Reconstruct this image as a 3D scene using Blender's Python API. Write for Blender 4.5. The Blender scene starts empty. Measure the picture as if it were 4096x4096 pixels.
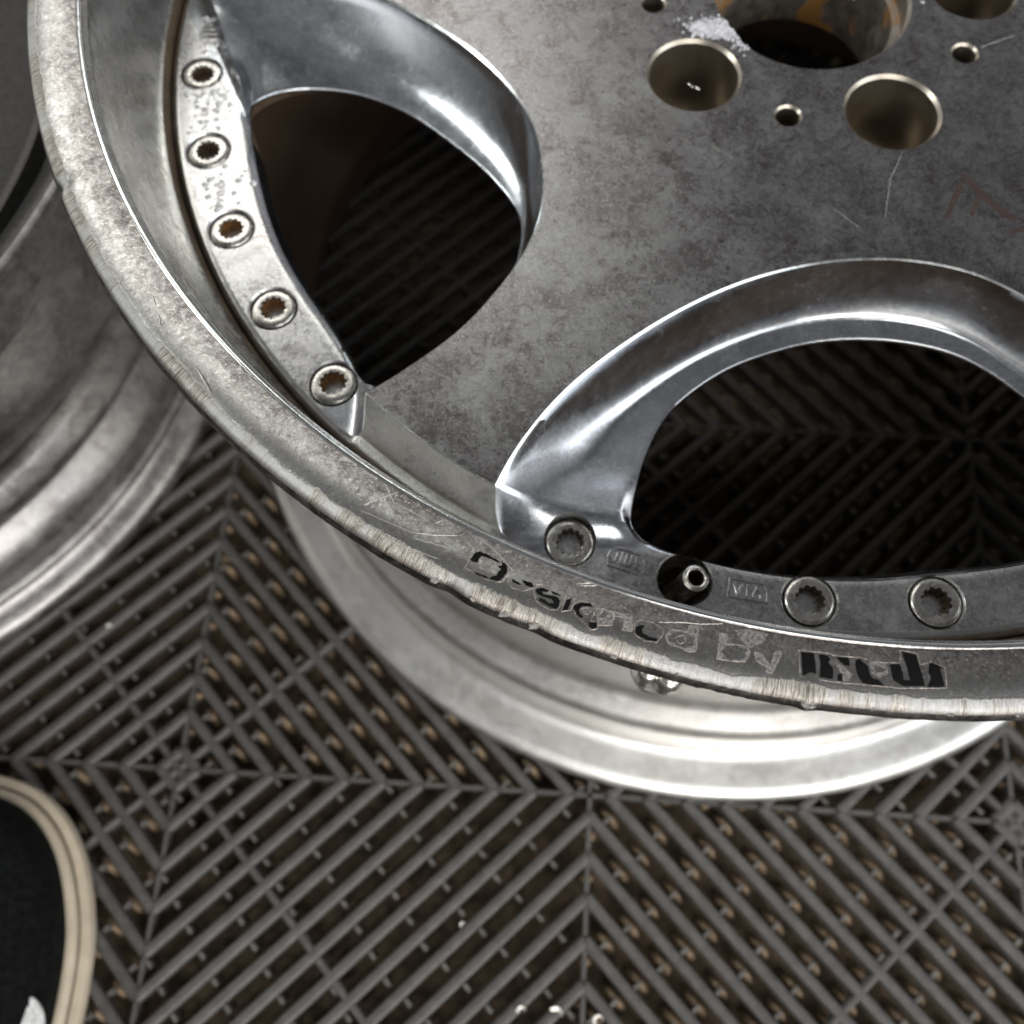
import bpy, bmesh, math, random
from mathutils import Vector, Matrix, noise
from mathutils.geometry import delaunay_2d_cdt
random.seed(7)
S = bpy.context.scene
C = S.collection
PI = math.pi
ZF = 229.0                                  # the wheel's hub face lies 229 mm above the floor
def W(x, y, z): return Vector((x*.001, y*.001, (z+ZF)*.001))     # millimetres round the hub -> metres

# ------------------------------------------------------------------ camera
cam = bpy.data.cameras.new('camera'); co = bpy.data.objects.new('camera', cam); C.objects.link(co)
rx, ry = -0.3701, -0.0174
cx, sx, cy, sy = math.cos(rx), math.sin(rx), math.cos(ry), math.sin(ry)
Rw = Matrix(((cy,0,sy),(0,1,0),(-sy,0,cy))) @ Matrix(((1,0,0),(0,cx,-sx),(0,sx,cx)))
Mc = Rw.transposed().to_4x4(); Mc.translation = W(-98.454, -288.435, 246.640)
co.matrix_world = Mc
cam.sensor_width = 36; cam.lens = 36*3830.98/4096
cam.clip_start = 0.01; cam.clip_end = 50
cam.dof.use_dof = True; cam.dof.focus_distance = 0.238; cam.dof.aperture_fstop = 11.5
S.camera = co
# ------------------------------------------------------------------ surroundings: a dim workshop, paler walls, dark ceiling
w = bpy.data.worlds.new('World'); S.world = w; w.use_nodes = True
nt = w.node_tree; nt.nodes.clear()
def wn(t, **k):
    n = nt.nodes.new(t)
    for a, b in k.items(): setattr(n, a, b)
    return n
tc = wn('ShaderNodeTexCoord'); sp = wn('ShaderNodeSeparateXYZ'); nt.links.new(tc.outputs['Generated'], sp.inputs[0])
cr = wn('ShaderNodeValToRGB'); nt.links.new(sp.outputs['Z'], cr.inputs[0])
el = cr.color_ramp.elements
el[0].position = 0.0; el[0].color = (.02,.018,.016,1)
el[1].position = 1.0; el[1].color = (.11,.11,.113,1)
for p_, c_ in ((.10,(.13,.13,.13,1)),(.32,(.34,.34,.345,1)),(.58,(.19,.19,.192,1)),(.8,(.10,.10,.102,1))):
    e = el.new(p_); e.color = c_
nz = wn('ShaderNodeTexNoise'); nz.inputs['Scale'].default_value = 2.2; nz.inputs['Detail'].default_value = 1.5
nt.links.new(tc.outputs['Generated'], nz.inputs['Vector'])
mr = wn('ShaderNodeMapRange'); nt.links.new(nz.outputs['Fac'], mr.inputs['Value'])
mr.inputs['From Min'].default_value = .3; mr.inputs['From Max'].default_value = .7
mr.inputs['To Min'].default_value = .35; mr.inputs['To Max'].default_value = 1.5
mx = wn('ShaderNodeMix', data_type='RGBA', blend_type='MULTIPLY'); mx.inputs['Factor'].default_value = 1
nt.links.new(cr.outputs[0], mx.inputs['A']); nt.links.new(mr.outputs[0], mx.inputs['B'])
bg = wn('ShaderNodeBackground'); bg.inputs['Strength'].default_value = 1.0
nt.links.new(mx.outputs['Result'], bg.inputs[0]); wo = wn('ShaderNodeOutputWorld'); nt.links.new(bg.outputs[0], wo.inputs[0])

def area(name, loc, target, sx_, sy_, power, col=(1,.97,.92)):
    l = bpy.data.lights.new(name, 'AREA'); l.shape = 'RECTANGLE'; l.size = sx_; l.size_y = sy_; l.energy = power; l.color = col
    o = bpy.data.objects.new(name, l); C.objects.link(o); o.location = loc
    o.rotation_euler = (Vector(target)-Vector(loc)).to_track_quat('-Z', 'Y').to_euler(); return o
area('workshop_lamp_front', (0.35,-1.7,.95), (-.05,-.1,.15), 1.1, .6, 19)
area('workshop_lamp_right', (1.55,-.75,1.05), (-.05,-.1,.2), 1.4, 1.2, 13, (.93,.97,1))
area('ceiling_tube_back', (-.62,.95,1.36), (-.15,-.1,.25), 1.15, .08, 3.9, (1,.985,.93))
area('ceiling_lamp_small', (-.13,.74,1.46), (-.1,-.115,.23), .10, .10, .4, (.97,1,.93))
area('workshop_lamp_left', (-1.5,.1,1.15), (-.1,0,.2), .10, .8, 7, (.96,1,.97))
area('ceiling_tube_overhead', (.1,-1.2,1.8), (-.05,-.1,.2), .9, .2, 4.4, (1,1,.97))

S.view_settings.view_transform = 'Standard'; S.view_settings.look = 'None'
S.view_settings.exposure = 0.25; S.view_settings.gamma = 1; S.view_settings.use_curve_mapping = False
S.render.engine = 'CYCLES'
S.cycles.max_bounces = 8; S.cycles.glossy_bounces = 5
# traced marks, hub millimetres
BLACK = [[(-112.02, -218.7), (-110.98, -216.8), (-109.72, -216.34), (-108.99, -216.79), (-108.08, -217.1), (-106.8, -217.93), (-105.9, -218.31), (-104.81, -219.26), (-105.89, -219.07), (-106.98, -218.31), (-108.25, -217.86), (-109.33, -217.56), (-109.87, -218.13), (-110.2, -219.26), (-111.29, -219.08)], [(-104.81, -218.69), (-103.43, -219.82), (-103.35, -221.52), (-104.23, -222.83), (-105.29, -223.76), (-106.55, -223.58), (-107.62, -223.39), (-106.92, -222.64), (-105.85, -222.46), (-105.5, -221.52), (-104.79, -220.77), (-105.69, -220.2), (-104.62, -219.82)], [(-111.24, -221.41), (-109.98, -221.9), (-108.17, -222.65), (-107.62, -223.39), (-108.88, -222.91), (-110.51, -222.27)], [(-102.26, -223.2), (-100.83, -223.94), (-100.12, -224.68), (-101.19, -224.5), (-102.26, -223.94)], [(-100.12, -223.38), (-98.69, -223.75), (-97.62, -224.12), (-97.27, -225.24), (-98.69, -225.05), (-99.4, -224.5)], [(-96.73, -225.61), (-95.49, -225.23), (-93.71, -225.97), (-94.43, -226.34), (-95.49, -226.16), (-95.14, -226.89), (-93.72, -227.08), (-91.95, -227.44), (-91.43, -228.36), (-91.63, -229.82), (-92.34, -230.37), (-93.74, -229.82), (-96.21, -228.37), (-96.03, -227.82), (-94.79, -228.18), (-93.74, -229.09), (-92.68, -228.91), (-93.38, -227.99), (-95.14, -227.45), (-96.38, -226.9), (-96.91, -226.16)], [(-93.36, -225.97), (-91.59, -226.7), (-91.24, -227.26), (-93.01, -226.71)], [(-89.84, -228.17), (-88.6, -227.8), (-89.15, -229.45), (-89.7, -230.55), (-90.93, -230.73), (-90.39, -229.45)], [(-88.09, -229.45), (-86.67, -228.79), (-84.55, -228.9), (-83.69, -229.81), (-84.92, -229.63), (-86.33, -229.63), (-87.05, -230.54), (-86.9, -231.45), (-86.03, -232.17), (-86.57, -232.53), (-87.6, -231.63), (-88.12, -230.91), (-88.45, -230.0)], [(-85.01, -233.43), (-83.08, -233.43), (-83.11, -234.51), (-83.99, -234.94), (-84.86, -234.51)], [(-74.55, -234.67), (-73.66, -234.13), (-72.26, -234.05), (-72.99, -234.84), (-72.86, -235.91), (-71.51, -236.8), (-69.62, -237.15), (-70.0, -237.86), (-71.89, -237.51), (-73.76, -236.63), (-74.6, -235.74)], [(-37.88, -239.96), (-34.89, -240.23), (-35.2, -244.4), (-35.25, -245.77), (-38.25, -245.27)], [(-33.99, -240.48), (-31.97, -240.75), (-31.56, -241.62), (-32.17, -242.49), (-31.43, -243.52), (-31.42, -244.9), (-31.74, -246.21), (-34.73, -245.67), (-34.31, -244.91), (-33.94, -242.15)], [(-30.29, -241.02), (-27.42, -241.26), (-27.55, -243.17), (-28.65, -243.0), (-29.57, -242.13)], [(-30.42, -245.07), (-29.49, -244.9), (-29.75, -246.61), (-30.75, -246.44)], [(-26.12, -241.78), (-25.05, -241.43), (-24.33, -242.47), (-23.57, -243.16), (-23.44, -244.88), (-23.07, -245.91), (-21.75, -246.18), (-20.75, -247.54), (-23.76, -247.34), (-25.4, -246.94), (-26.2, -245.23), (-26.33, -243.51)], [(-18.69, -242.8), (-16.35, -242.62), (-16.18, -246.23), (-14.85, -246.39), (-15.26, -239.66), (-12.28, -240.35), (-12.18, -243.12), (-11.83, -247.64), (-16.72, -247.66), (-18.55, -246.23)], [(-9.87, -242.43), (-8.99, -242.25), (-6.97, -243.45), (-7.85, -243.63), (-7.62, -246.54), (-7.39, -247.22), (-7.99, -247.84), (-11.36, -247.85), (-10.22, -245.87), (-10.52, -244.5)]]
GHOST = [[(-82.99, -229.99), (-80.72, -230.53), (-75.48, -231.61), (-74.47, -232.69), (-75.29, -235.56), (-77.37, -235.21), (-76.91, -232.33), (-79.01, -231.98), (-79.78, -234.14), (-82.92, -234.15)], [(-67.85, -236.62), (-66.19, -234.83), (-62.75, -235.53), (-62.3, -233.92), (-60.22, -234.1), (-61.3, -240.13), (-63.02, -240.14), (-65.04, -239.09), (-67.42, -238.39)], [(-56.75, -241.7), (-55.46, -235.7), (-53.74, -235.87), (-54.27, -238.36), (-51.85, -238.35), (-50.15, -238.7), (-49.16, -240.1), (-50.45, -242.38), (-53.87, -242.22)], [(-48.18, -240.09), (-46.84, -240.44), (-45.03, -243.22), (-43.72, -240.08), (-41.99, -239.9), (-44.85, -244.94), (-46.18, -244.6), (-45.75, -243.57), (-48.19, -242.19)], [(-52.24, -234.81), (-49.1, -234.62), (-44.33, -235.5), (-45.9, -237.63), (-49.5, -239.4), (-51.34, -236.58)], [(-25.25, -244.37), (-24.18, -244.02), (-24.0, -245.22), (-25.0, -246.42), (-25.57, -245.57)], [(-30.93, -242.14), (-29.01, -243.17), (-27.22, -245.23), (-28.06, -246.61), (-29.42, -246.61), (-29.85, -244.55)], [(-23.09, -242.12), (-19.39, -242.45), (-19.38, -244.87), (-21.21, -245.9), (-23.11, -244.88)]]
OUTLINE = [[(-113.23, -220.59), (-110.28, -215.57), (-108.27, -216.41), (-104.82, -218.12), (-103.29, -220.01), (-103.13, -222.08), (-104.58, -223.95), (-106.18, -224.02), (-108.34, -223.21), (-113.23, -220.59)], [(-110.19, -220.02), (-108.97, -217.75), (-106.25, -218.88), (-105.34, -220.01), (-105.86, -221.52), (-106.93, -221.89), (-110.19, -220.02)], [(-102.98, -222.45), (-101.2, -221.89), (-98.69, -222.63), (-97.09, -224.31), (-97.27, -225.42), (-99.76, -226.16), (-102.25, -225.43), (-103.15, -223.94), (-102.98, -222.45)], [(-97.26, -224.68), (-95.13, -224.49), (-92.29, -225.41), (-91.06, -226.89), (-91.09, -229.09), (-91.99, -230.55), (-93.75, -230.55), (-96.57, -228.73), (-97.27, -226.9), (-97.26, -224.68)], [(-89.26, -225.04), (-87.49, -225.59), (-88.07, -227.99), (-88.82, -230.54), (-91.11, -231.09), (-90.56, -229.09), (-89.82, -226.52), (-89.26, -225.04)], [(-88.44, -229.08), (-86.31, -228.35), (-83.5, -229.08), (-83.37, -230.9), (-84.65, -233.07), (-82.9, -233.43), (-82.94, -234.86), (-84.52, -235.23), (-85.72, -233.79), (-87.78, -231.99), (-88.44, -229.08)], [(-86.34, -230.18), (-84.58, -229.99), (-84.25, -230.9), (-84.97, -231.63), (-86.01, -231.27), (-86.34, -230.18)], [(-82.99, -229.99), (-80.72, -230.53), (-75.48, -231.61), (-74.47, -232.69), (-75.29, -235.56), (-77.37, -235.21), (-76.91, -232.33), (-79.01, -231.98), (-79.78, -234.14), (-82.92, -234.15), (-82.99, -229.99)], [(-74.5, -233.41), (-73.07, -232.69), (-70.31, -233.4), (-68.28, -234.83), (-68.35, -236.26), (-69.83, -238.04), (-72.59, -237.69), (-74.62, -236.27), (-74.5, -233.41)], [(-67.85, -236.62), (-66.19, -234.83), (-62.75, -235.53), (-62.3, -233.92), (-60.22, -234.1), (-61.3, -240.13), (-63.02, -240.14), (-65.04, -239.09), (-67.42, -238.39), (-67.85, -236.62)], [(-65.96, -236.97), (-63.83, -236.25), (-63.22, -237.67), (-64.65, -238.38), (-65.96, -236.97)], [(-56.75, -241.7), (-55.46, -235.7), (-53.74, -235.87), (-54.27, -238.36), (-51.85, -238.35), (-50.15, -238.7), (-49.16, -240.1), (-50.45, -242.38), (-53.87, -242.22), (-56.75, -241.7)], [(-48.18, -240.09), (-46.84, -240.44), (-45.03, -243.22), (-43.72, -240.08), (-41.99, -239.9), (-44.85, -244.94), (-46.18, -244.6), (-45.75, -243.57), (-48.19, -242.19), (-48.18, -240.09)], [(-38.25, -239.54), (-31.4, -240.23), (-30.78, -240.75), (-27.05, -241.02), (-25.01, -241.08), (-22.07, -242.11), (-18.7, -242.38), (-16.13, -242.27), (-15.55, -239.31), (-11.89, -240.0), (-11.79, -242.78), (-9.48, -242.08), (-6.63, -243.45), (-7.18, -248.07), (-17.12, -248.1), (-20.44, -247.77), (-31.47, -246.79), (-38.79, -245.54), (-38.25, -239.54)]]
SCR_LIP = [[(-137.39, -205.03), (-129.39, -200.84)], [(-132.97, -198.95), (-130.53, -204.1), (-123.47, -207.79)], [(-138.16, -206.41), (-125.87, -211.89), (-120.73, -212.57), (-114.78, -212.34)], [(-120.84, -209.39), (-118.31, -208.25)], [(-137.13, -202.24), (-134.01, -203.63)], [(-69.07, -233.3), (-64.34, -233.18), (-59.47, -233.53), (-54.39, -233.27)], [(-109.6, -212.92), (-104.83, -217.52), (-101.38, -222.04)], [(-87.46, -224.08), (-84.25, -223.7), (-80.89, -224.63)], [(-86.58, -224.45), (-82.3, -224.26)], [(-125.81, -213.24), (-116.38, -215.93)], [(-217.4, -118.13), (-212.12, -118.99)], [(-216.42, -129.26), (-211.86, -129.93)], [(-196.57, -146.5), (-193.86, -151.83), (-189.99, -156.34)], [(-182.87, -166.62), (-177.3, -175.88)], [(-182.19, -166.98), (-174.41, -173.78), (-168.08, -180.08)], [(-140.16, -208.71), (-128.27, -215.04), (-118.83, -218.6)]]
SCR_DARK = [[(-196.18, -146.5), (-194.72, -150.31)], [(-193.91, -151.45), (-192.68, -155.58), (-191.92, -154.09)], [(-182.48, -167.2), (-179.07, -171.64), (-177.07, -175.18)]]
SCR_PLATE = [[(-132.3, -145.68), (-120.92, -151.15)], [(-130.09, -6.62), (-108.41, -4.79)], [(-104.19, -190.47), (-102.44, -188.57)], [(-39.86, -65.53), (-31.13, -72.17)], [(-3.35, -90.49), (4.91, -99.07)], [(53.52, -24.95), (66.2, -19.5)], [(12.33, -95.35), (15.96, -79.97), (21.42, -69.08)], [(-111.54, -200.59), (-104.58, -203.73)]]
STAIN = [[(38.4, -77.19), (40.6, -78.19), (43.7, -83.1), (48.74, -89.89), (53.5, -95.62), (51.41, -96.55), (46.86, -91.79), (43.66, -87.94), (40.57, -83.08), (38.71, -80.14)], [(31.12, -93.58), (33.57, -87.87), (36.83, -82.08), (38.71, -80.14), (38.08, -84.03), (34.81, -89.79), (32.51, -94.54), (30.06, -95.47)], [(48.44, -100.28), (51.75, -98.9), (54.76, -97.51), (54.33, -99.85), (50.65, -100.76)], [(38.83, -93.63), (41.33, -87.92), (43.2, -86.01), (41.62, -90.8), (39.44, -94.58)]]
# ------------------------------------------------------------------ materials
def node_mat(name):
    m = bpy.data.materials.new(name); m.use_nodes = True
    t = m.node_tree; b = t.nodes['Principled BSDF']; return m, t, b
def N(t, typ, **k):
    n = t.nodes.new(typ)
    for a, v in k.items():
        if a in n.bl_rna.properties: setattr(n, a, v)
        else: n.inputs[a.replace('_',' ')].default_value = v
    return n
def ramp(t, fac, stops):
    r = N(t, 'ShaderNodeValToRGB'); t.links.new(fac, r.inputs[0]); e = r.color_ramp.elements
    while len(e) > 2: e.remove(e[-1])
    for i, (p, c) in enumerate(stops):
        c = (c, c, c, 1) if isinstance(c, (int, float)) else tuple(c)+(1,)
        if i < 2: e[i].position = p; e[i].color = c
        else: q = e.new(p); q.color = c
    return r.outputs['Color']
def noise_tex(t, scale, detail=4, rough=.6, dist=0, vec=None):
    n = N(t, 'ShaderNodeTexNoise', Scale=scale, Detail=detail, Roughness=rough, Distortion=dist)
    if vec is None:
        tc = N(t, 'ShaderNodeTexCoord'); vec = tc.outputs['Object']
    t.links.new(vec, n.inputs['Vector']); return n.outputs['Fac']
def mixc(t, fac, a, b, mode='MIX'):
    m = N(t, 'ShaderNodeMix', data_type='RGBA', blend_type=mode)
    for v, s in ((fac, m.inputs['Factor']), (a, m.inputs['A']), (b, m.inputs['B'])):
        if hasattr(v, 'links'): t.links.new(v, s)
        elif isinstance(v, tuple): s.default_value = v+(1,)
        else: s.default_value = v
    return m.outputs['Result']
def math_(t, op, a, b=None, c=None, clamp=False):
    m = N(t, 'ShaderNodeMath', operation=op, use_clamp=clamp)
    for i, v in enumerate((a, b, c)):
        if v is None: continue
        if hasattr(v, 'links'): t.links.new(v, m.inputs[i])
        else: m.inputs[i].default_value = v
    return m.outputs[0]
def bump(t, b, h, strength=.2, dist=.0002):
    n = N(t, 'ShaderNodeBump', Strength=strength, Distance=dist); t.links.new(h, n.inputs['Height']); t.links.new(n.outputs[0], b.inputs['Normal'])
def worn_metal(name, c0, c1, r0, r1, spot=900, big=30, stain=None, bmp=.12, speck=.5, metal=1.0, scr=0):
    m, t, b = node_mat(name); b.inputs['Metallic'].default_value = metal
    f = noise_tex(t, spot, 5, .7); g = noise_tex(t, big, 5, .6, .6)
    h = noise_tex(t, spot*.35, 6, .75, 1.0)
    mott = math_(t, 'ADD', math_(t, 'MULTIPLY', g, .42), math_(t, 'MULTIPLY', h, .58))
    col = mixc(t, ramp(t, mott, ((.40,0),(.61,1))), c0, c1)
    if stain: col = mixc(t, ramp(t, noise_tex(t, big*2.2, 6, .7, 1.2), ((.52,0),(.66,.75))), col, stain)
    sp_ = ramp(t, f, ((.56,0),(.63,speck)))
    col = mixc(t, sp_, col, tuple(min(1, x*1.35) for x in c1))
    if scr:
        tc = N(t, 'ShaderNodeTexCoord')
        for k_, (ang_, sc_) in enumerate(((.5,60),(2.2,75),(1.3,48),(2.9,66))):
            mp = N(t, 'ShaderNodeMapping'); mp.inputs['Rotation'].default_value = (0,0,ang_); mp.inputs['Scale'].default_value = (1,.035,.0) ; mp.inputs['Location'].default_value = (k_*3.1,k_*1.7,0)
            t.links.new(tc.outputs['Object'], mp.inputs['Vector'])
            n_ = noise_tex(t, sc_*22, 1, .4, 0, mp.outputs[0]); msk = noise_tex(t, 38, 2, .5, 0, tc.outputs['Object'])
            q_ = math_(t, 'MULTIPLY', ramp(t, n_, ((.735,0),(.76,scr))), ramp(t, msk, ((.45,0),(.6,1))))
            col = mixc(t, q_, col, (.75,.74,.73))
    t.links.new(col, b.inputs['Base Color'])
    rr = math_(t, 'ADD', r0, math_(t, 'MULTIPLY', ramp(t, mott, ((.38,0),(.62,1))), r1-r0))
    t.links.new(rr, b.inputs['Roughness'])
    if bmp: bump(t, b, math_(t, 'ADD', math_(t,'MULTIPLY',f,.5), h), bmp)
    return m
M = {}
M['plate'] = worn_metal('oxidised machined aluminium', (.18,.166,.166), (.38,.378,.385), .21, .36, 1300, 60, (.125,.098,.096), .35, 1.0, 1.0, .3)
M['spoke_end'] = worn_metal('spoke end aluminium', (.70,.70,.69), (.90,.90,.89), .24, .4, 1000, 70, None, .15, .8)  # base colour raised to stand in for light the sloped end would reflect
M['flange'] = worn_metal('bolt flange aluminium', (.42,.415,.415), (.69,.69,.69), .21, .37, 1000, 60, (.37,.34,.33), .15, .65)
M['cove'] = worn_metal('polished window aluminium', (.50,.52,.55), (.66,.68,.715), .18, .28, 1000, 60, None, .05, .35)
M['edge'] = worn_metal('burnished edge with painted glint', (.66,.68,.68), (.8,.82,.82), .12, .2, 800, 40, None, .05, .1)  # polished bead and chamfers; also paints glint lines on the spoke ends
M['bore'] = worn_metal('hub bore metal', (.30,.25,.20), (.50,.45,.38), .3, .5, 400, 22, (.50,.20,.02), .2, .2, .5)
def rusty():
    m = worn_metal('hub bore metal', (.16,.14,.12), (.36,.33,.29), .35, .55, 400, 40, None, .2, .2, .7); t = m.node_tree; b = t.nodes['Principled BSDF']
    src = b.inputs['Base Color'].links[0].from_socket; f = ramp(t, noise_tex(t, 34, 5, .6, .4), ((.55,0),(.60,.9)))
    t.links.new(mixc(t, f, src, (.36,.17,.035)), b.inputs['Base Color'])
    t.links.new(math_(t, 'SUBTRACT', .75, math_(t, 'MULTIPLY', f, .6)), b.inputs['Metallic']); return m
M['bore'] = rusty()
M['pocket'] = worn_metal('drilled pocket metal', (.44,.395,.33), (.54,.49,.42), .30, .4, 200, 40, None, .03, .1)
M['bolt'] = worn_metal('stained steel bolt', (.48,.46,.43), (.76,.745,.71), .2, .36, 900, 160, (.30,.26,.21), .15, .4)
M['socket'] = worn_metal('dirty socket', (.05,.03,.017), (.12,.08,.045), .4, .6, 700, 200, None, .3, .2, .5)
M['barrel'] = worn_metal('dull cast barrel', (.72,.71,.69), (.82,.81,.79), .36, .48, 500, 26, (.64,.61,.57), .1, .2)
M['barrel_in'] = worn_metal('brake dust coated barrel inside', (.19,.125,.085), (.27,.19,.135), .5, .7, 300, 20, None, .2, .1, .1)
M['dish'] = worn_metal('stained dish wall', (.44,.43,.41), (.62,.61,.59), .2, .34, 400, 30, (.36,.33,.29), .06, .2)
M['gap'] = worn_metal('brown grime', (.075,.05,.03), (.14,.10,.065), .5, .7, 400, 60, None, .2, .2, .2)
M['silver2'] = worn_metal('grey mottled barrel', (.26,.25,.248), (.50,.485,.48), .36, .55, 300, 22, (.20,.18,.175), .15, .3)

# lip: a polished centre, darker mottling inboard, a scraped tan rim at the edge
def lip_material():
    m, t, b = node_mat('kerb scraped polished lip'); b.inputs['Metallic'].default_value = 1
    tc = N(t, 'ShaderNodeTexCoord'); s = N(t, 'ShaderNodeSeparateXYZ'); t.links.new(tc.outputs['Object'], s.inputs[0])
    r = math_(t, 'SQRT', math_(t, 'ADD', math_(t, 'MULTIPLY', s.outputs[0], s.outputs[0]), math_(t, 'MULTIPLY', s.outputs[1], s.outputs[1])))
    ang = math_(t, 'ARCTAN2', s.outputs[1], s.outputs[0])
    cb = N(t, 'ShaderNodeCombineXYZ'); t.links.new(math_(t, 'MULTIPLY', ang, 1.0), cb.inputs[0]); t.links.new(math_(t, 'MULTIPLY', r, .28), cb.inputs[1])
    strie = noise_tex(t, 900, 5, .75, .35, cb.outputs[0])              # short radial gouges
    cbl = N(t, 'ShaderNodeCombineXYZ'); t.links.new(ang, cbl.inputs[0])
    lo = noise_tex(t, 9, 6, .7, .3, cbl.outputs[0])
    f = noise_tex(t, 1200, 5, .7); g = noise_tex(t, 75, 7, .75, .9); h = noise_tex(t, 420, 6, .85, .8)
    mott = math_(t, 'ADD', math_(t, 'MULTIPLY', g, .34), math_(t, 'MULTIPLY', h, .66))
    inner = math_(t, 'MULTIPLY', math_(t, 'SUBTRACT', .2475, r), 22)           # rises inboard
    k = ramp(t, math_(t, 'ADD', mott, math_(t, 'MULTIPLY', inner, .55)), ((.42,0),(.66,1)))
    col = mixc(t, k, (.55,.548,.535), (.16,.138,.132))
    col = mixc(t, ramp(t, f, ((.56,0),(.64,.8))), col, (.72,.70,.66))
    rough = math_(t, 'ADD', .27, math_(t, 'MULTIPLY', k, .14))
    edge = math_(t, 'SUBTRACT', r, math_(t, 'ADD', .2500, math_(t, 'MULTIPLY', math_(t, 'SUBTRACT', lo, .5), .0065)))
    e = math_(t, 'MULTIPLY', edge, 2600, clamp=True)
    tan = mixc(t, ramp(t, strie, ((.40,0),(.62,1))), (.15,.13,.112), (.62,.58,.53))
    tan = mixc(t, ramp(t, lo, ((.47,0),(.53,1))), tan, mixc(t, strie, (.24,.23,.225), (.70,.69,.68)))
    col = mixc(t, e, col, tan)
    rough = math_(t, 'ADD', rough, math_(t, 'MULTIPLY', e, .12))
    t.links.new(col, b.inputs['Base Color']); t.links.new(rough, b.inputs['Roughness'])
    hh = math_(t, 'ADD', math_(t, 'MULTIPLY', h, .35), math_(t, 'MULTIPLY', math_(t, 'MULTIPLY', strie, e), 2.4))
    bump(t, b, hh, .35, .00035)
    return m
M['lip'] = lip_material()
M['lipside'] = worn_metal('chewed dark lip side', (.06,.058,.06), (.16,.155,.155), .4, .6, 500, 120, (.34,.33,.32), .5, .5)
def simple(name, col, rough=.5, metal=0, bm=0, sc=500, var=.25):
    m, t, b = node_mat(name); b.inputs['Metallic'].default_value = metal; b.inputs['Roughness'].default_value = rough
    f = noise_tex(t, sc, 5, .65)
    t.links.new(mixc(t, ramp(t, f, ((.35,0),(.65,1))), tuple(x*(1-var) for x in col), tuple(min(1,x*(1+var)) for x in col)), b.inputs['Base Color'])
    if bm: bump(t, b, f, bm, .0005)
    return m
M['torn'] = simple('torn bare aluminium', (.30,.285,.27), .6, .6, .5, 700, .4)
M['vinyl'] = simple('black vinyl', (.004,.004,.004), .7); M['vinyl'].node_tree.nodes['Principled BSDF'].inputs['Specular IOR Level'].default_value = .15
M['glue'] = simple('pale glue edge', (.40,.345,.31), .5, .4, .1, 1200, .6)
M['gluefilm'] = simple('grey adhesive film', (.36,.34,.33), .45, .7, .2, 1400, .6)
M['scratch'] = simple('bright scratch', (.72,.69,.64), .4, .7)
M['scratchdark'] = simple('dark scratch', (.09,.085,.08), .5, .5)
M['stain'] = simple('reddish brown stain', (.10,.07,.064), .45, .6, 0, 400, .2)
M['inner_shade'] = simple('dark metal with painted shade', (.07,.067,.065), .4, .8)  # dark colour stands in for shade inside the left wheel
M['rust'] = simple('rusty socket', (.24,.12,.04), .6, .3, .3)
M['rib'] = simple('dark grey plastic', (.086,.082,.078), .50, 0, .12, 260, .22)
M['nub'] = simple('dusty grey plastic', (.115,.107,.098), .65, 0, .2, 300, .3)
M['tan'] = simple('sand dusted peg foot', (.27,.195,.125), .8, 0, .3, 260, .45)
M['under'] = simple('dirty concrete', (.13,.095,.062), .9, 0, .4, 90, .6)
M['suede'] = simple('black suede', (.006,.0065,.007), .8, 0, .5, 350, .6)
M['suede'].node_tree.nodes['Principled BSDF'].inputs['Specular IOR Level'].default_value = .1
M['cream'] = simple('cream rubber sole', (.56,.48,.37), .6, 0, .15, 60, .12)
M['seam'] = simple('dark sole seam', (.05,.042,.033), .8)
M['white'] = simple('white rubber patch', (.72,.72,.72), .5, 0, .2)
M['powder'] = simple('white polish crumbs', (.66,.66,.70), .8, 0, .5)
def water():
    m, t, b = node_mat('water'); b.inputs['Base Color'].default_value = (1,1,1,1); b.inputs['Roughness'].default_value = .02
    b.inputs['IOR'].default_value = 1.33; b.inputs['Transmission Weight'].default_value = .35; b.inputs['Specular IOR Level'].default_value = 1; b.inputs['Metallic'].default_value = .55; return m
M['water'] = water()

# ------------------------------------------------------------------ object helpers
def tag(o, label=None, cat=None, group=None, kind=None):
    if label: o['label'] = label
    if cat: o['category'] = cat
    if group: o['group'] = group
    if kind: o['kind'] = kind
    return o
def empty(name, loc, *t, **k):
    o = bpy.data.objects.new(name, None); C.objects.link(o); o.location = loc; o.empty_display_size = .05
    return tag(o, *t, **k)
def finish(me, angle=30, smooth=True):
    if smooth:
        for p in me.polygons: p.use_smooth = True
        me.set_sharp_from_angle(angle=math.radians(angle))
def obj(name, verts, faces, mats, parent=None, midx=None, angle=30, smooth=True, weld=0):
    """verts in hub millimetres; the object's origin is the hub centre on the hub face"""
    me = bpy.data.meshes.new(name)
    me.from_pydata([(v[0]*.001, v[1]*.001, v[2]*.001) for v in verts], [], faces)
    for m in (mats if isinstance(mats, (list, tuple)) else [mats]): me.materials.append(m)
    if midx: me.polygons.foreach_set('material_index', midx)
    if weld:
        bm = bmesh.new(); bm.from_mesh(me); bmesh.ops.remove_doubles(bm, verts=bm.verts, dist=weld*.001)
        bmesh.ops.recalc_face_normals(bm, faces=bm.faces); bm.to_mesh(me); bm.free()
    me.update(); finish(me, angle, smooth)
    o = bpy.data.objects.new(name, me); C.objects.link(o); o.parent = parent
    return o
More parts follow.
